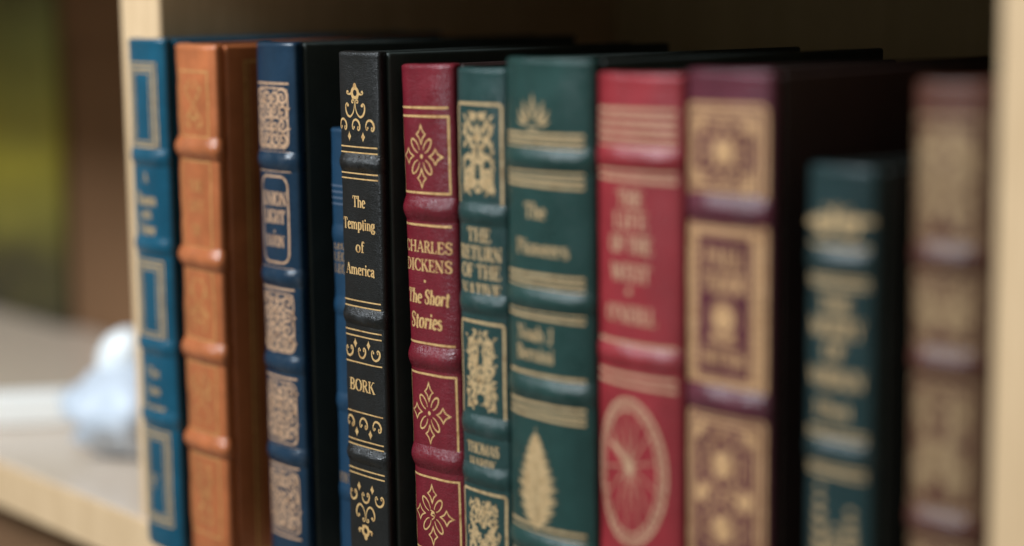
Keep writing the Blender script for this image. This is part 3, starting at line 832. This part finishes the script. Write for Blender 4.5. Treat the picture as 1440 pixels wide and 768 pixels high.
# --- 10 short dark teal
root, spn, sp = make_book('leather_book', 'short dark teal leather book standing alone in the gap beside the right end', .4088, .0252, 0, .0023, 3, .2018, TEAL_L,
                          [.1730, .1143, .062], 11, band_h=.0014, depth=.15, cover_mat=SHADED_BOARD)
g = G(sp)
for m in (-1, 1):
    g.spiral(m*5.2, 184.6, 4.6, 1.57, 1.3, 1.1, sgn=m)
    for k in range(6): g.leaf(m*(2.0+k*1.4), 182+k*.6, math.radians(90-m*(20+k*14)), 5.6, 1.9)
g.leaf(0, 182, math.radians(88), 8.4, 2.6)
g.done('gilt_ornament', GOLD_PALE, spn)
for y in (175.8, 177.9, 167.8, 165.8, 118.6, 120.6, 109.4, 107.4):
    g = G(sp); g.stroke([(-11.4, y), (11.4, y)], 1.0); g.done('gilt_rule', GOLD_PALE, spn)
g = G(sp)
for s_, y, wd in (('THE', 157.3, 12), ('MERRY', 150.2, 20), ('OF', 143.0, 8), ('VERDUN', 134.6, 21)): text(g, s_, -.2, y, 5.2, wd, 1.35)
g.done('gilt_title', GOLD_PALE, spn)
g = G(sp); text(g, 'Eliot', -.8, 125.2, 4.8, 14, 1.3); g.done('gilt_author', GOLD_PALE, spn)
g = G(sp)
for cx_, top in ((-5.5, 104), (6.5, 98), (.5, 92)):
    for k in range(11):
        t = k/10
        for m in (-1, 1): g.leaf(cx_, 58+(top-60)*t, math.radians(90-m*(50-10*t)), 6.6*(1-t)+1.6, 2.1, .1*m)
g.done('gilt_foliage', GOLD_PALE, spn)

# --- 11 brown plum against the right upright
root, spn, sp = make_book('leather_book', 'brown plum book covered in pale gilt foliage pressed against the right upright', .4431, .0255, .006, .0036, 3, .2275, BROWN_L,
                          [.1768, .1458, .0975], 12, band_h=.0018, band_half=.0046, depth=.15)
for i, (y0, y1) in enumerate(((181.8, 217), (151.0, 171.8), (102.8, 140.8), (60, 92.0))):
    g = G(sp); g.rect(-12.2, 12.2, y0, y1, 1.2); foliage(g, -11.4, 11.4, y0+.8, y1-.8, random.Random(111+i), .9, 6.2)
    g.done('gilt_panel', GOLD_BROWN, spn)

# ================================================================== things in the left compartment
# a landscape print standing against the back
def print_mat():
    m, nt, b = new_mat('green_landscape_print')
    co = coords(nt)
    n = N(nt, 'ShaderNodeTexNoise', Scale=9.0, Detail=3.0); nt.links.new(co, n.inputs['Vector'])
    n2 = N(nt, 'ShaderNodeTexNoise', Scale=26.0, Detail=4.0); nt.links.new(co, n2.inputs['Vector'])
    sep = N(nt, 'ShaderNodeSeparateXYZ'); nt.links.new(co, sep.inputs[0])
    z = math_node(nt, 'ADD', math_node(nt, 'MULTIPLY', sep.outputs[2], 3.4), math_node(nt, 'MULTIPLY', math_node(nt, 'SUBTRACT', n.outputs[0], .5), .32))
    c = ramp(nt, z, [(0.0, (.020, .018, .008)), (.17, (.045, .040, .012)), (.30, (.22, .20, .028)), (.44, (.36, .32, .030)), (.58, (.26, .27, .05)), (.78, (.19, .22, .06)), (.95, (.09, .10, .04))])
    c = mixrgb(nt, ramp(nt, n2.outputs[0], [(.45, 0.0), (.75, .45)]), c, (.10, .085, .012))
    nt.links.new(c, b.inputs['Base Color']); b.inputs['Roughness'].default_value = .6
    return m
pic = empty('landscape_print', (-.712, .236, 0), label='blurred green and yellow picture standing at the back of the left compartment', cat='picture')
rounded_box('picture_panel', (-.17, .001, .0002), (.143, .008, .270), .0015, print_mat(), pic)

def lathe(name, prof, mat, parent, n=40, ruffle=0.0, k=9):
    V = []; F = []
    for r, z in prof:
        for i in range(n):
            t = 2*math.pi*i/n; rr = r*(1+ruffle*(1-z/prof[-1][1])*math.sin(k*t))
            V.append((rr*math.cos(t), rr*math.sin(t), z))
    m = len(prof)
    for j in range(m-1):
        for i in range(n): F.append((j*n+i, j*n+(i+1) % n, (j+1)*n+(i+1) % n, (j+1)*n+i))
    F.append(tuple(range(n-1, -1, -1))); F.append(tuple((m-1)*n+i for i in range(n)))
    return mesh_obj(name, V, F, mat, parent)
orn = empty('rounded_ornament', (-.167, .082, 0), label='pale blue rounded ornament with a glossy white oval top, half hidden by the left upright', cat='ornament')
lathe('body', [(.018, .0), (.027, .004), (.036, .012), (.0415, .022), (.0425, .030), (.037, .039), (.027, .045), (.014, .049)], plain('pale_blue_ceramic', (.56, .62, .70), .5, spec=.3, var=.35, scale=60.0), orn, ruffle=.16, k=7)
body = orn.children[0]
jr = random.Random(8)
for v_ in body.data.vertices:                         # uneven, hand-formed sides
    k_ = 1+.10*math.sin(v_.co.x*190+v_.co.z*260)+.08*math.sin(v_.co.y*230-v_.co.z*170)+jr.uniform(-.02, .02)
    v_.co.x *= k_; v_.co.y *= k_
kn = lathe('knob', [(.003, 0), (.010, .003), (.0145, .010), (.0160, .019), (.0145, .028), (.009, .036), (.002, .039)], plain('white_ceramic', (.86, .90, .93), .25), orn)
kn.location = (-.030, 0, .033); kn.rotation_euler = (0, math.radians(32), 0)
bar = rounded_box('white_block', (-.009, -.115, .0002), (.009, 0, .0192), .002, plain('white_paint', (.93, .93, .90), .45, var=.03), None)
bar.location = (-.262, .088, 0); bar.rotation_euler = (0, 0, math.radians(-31))
bar['label'] = 'slim white block lying on the shelf at far left'; bar['category'] = 'block'

# brown boxes that close the view behind the ornament and on the shelf below
BOX = wood('brown_box_board', (.15, .080, .040), (.21, .112, .056), grain=(20, 20, 4), rough=.75, spec=.2)
for lab, x0, x1, yy, z0, z1 in (('tall brown box behind the pale blue ornament', -.760, -.300, .246, .0004, .268), ('brown box on the lower shelf beneath the pale front edge', -.700, -.060, .030, -.3330, -.040)):
    bx = empty('storage_box', ((x0+x1)/2, yy, z0), label=lab, cat='box')
    w_ = (x1-x0)/2
    rounded_box('box_body', (-w_, 0, 0), (w_, .048, (z1-z0)*.82), .002, BOX, bx)
    rounded_box('lid', (-w_-.002, -.002, (z1-z0)*.82+.0006), (w_+.002, .0495, z1-z0), .002, BOX, bx)
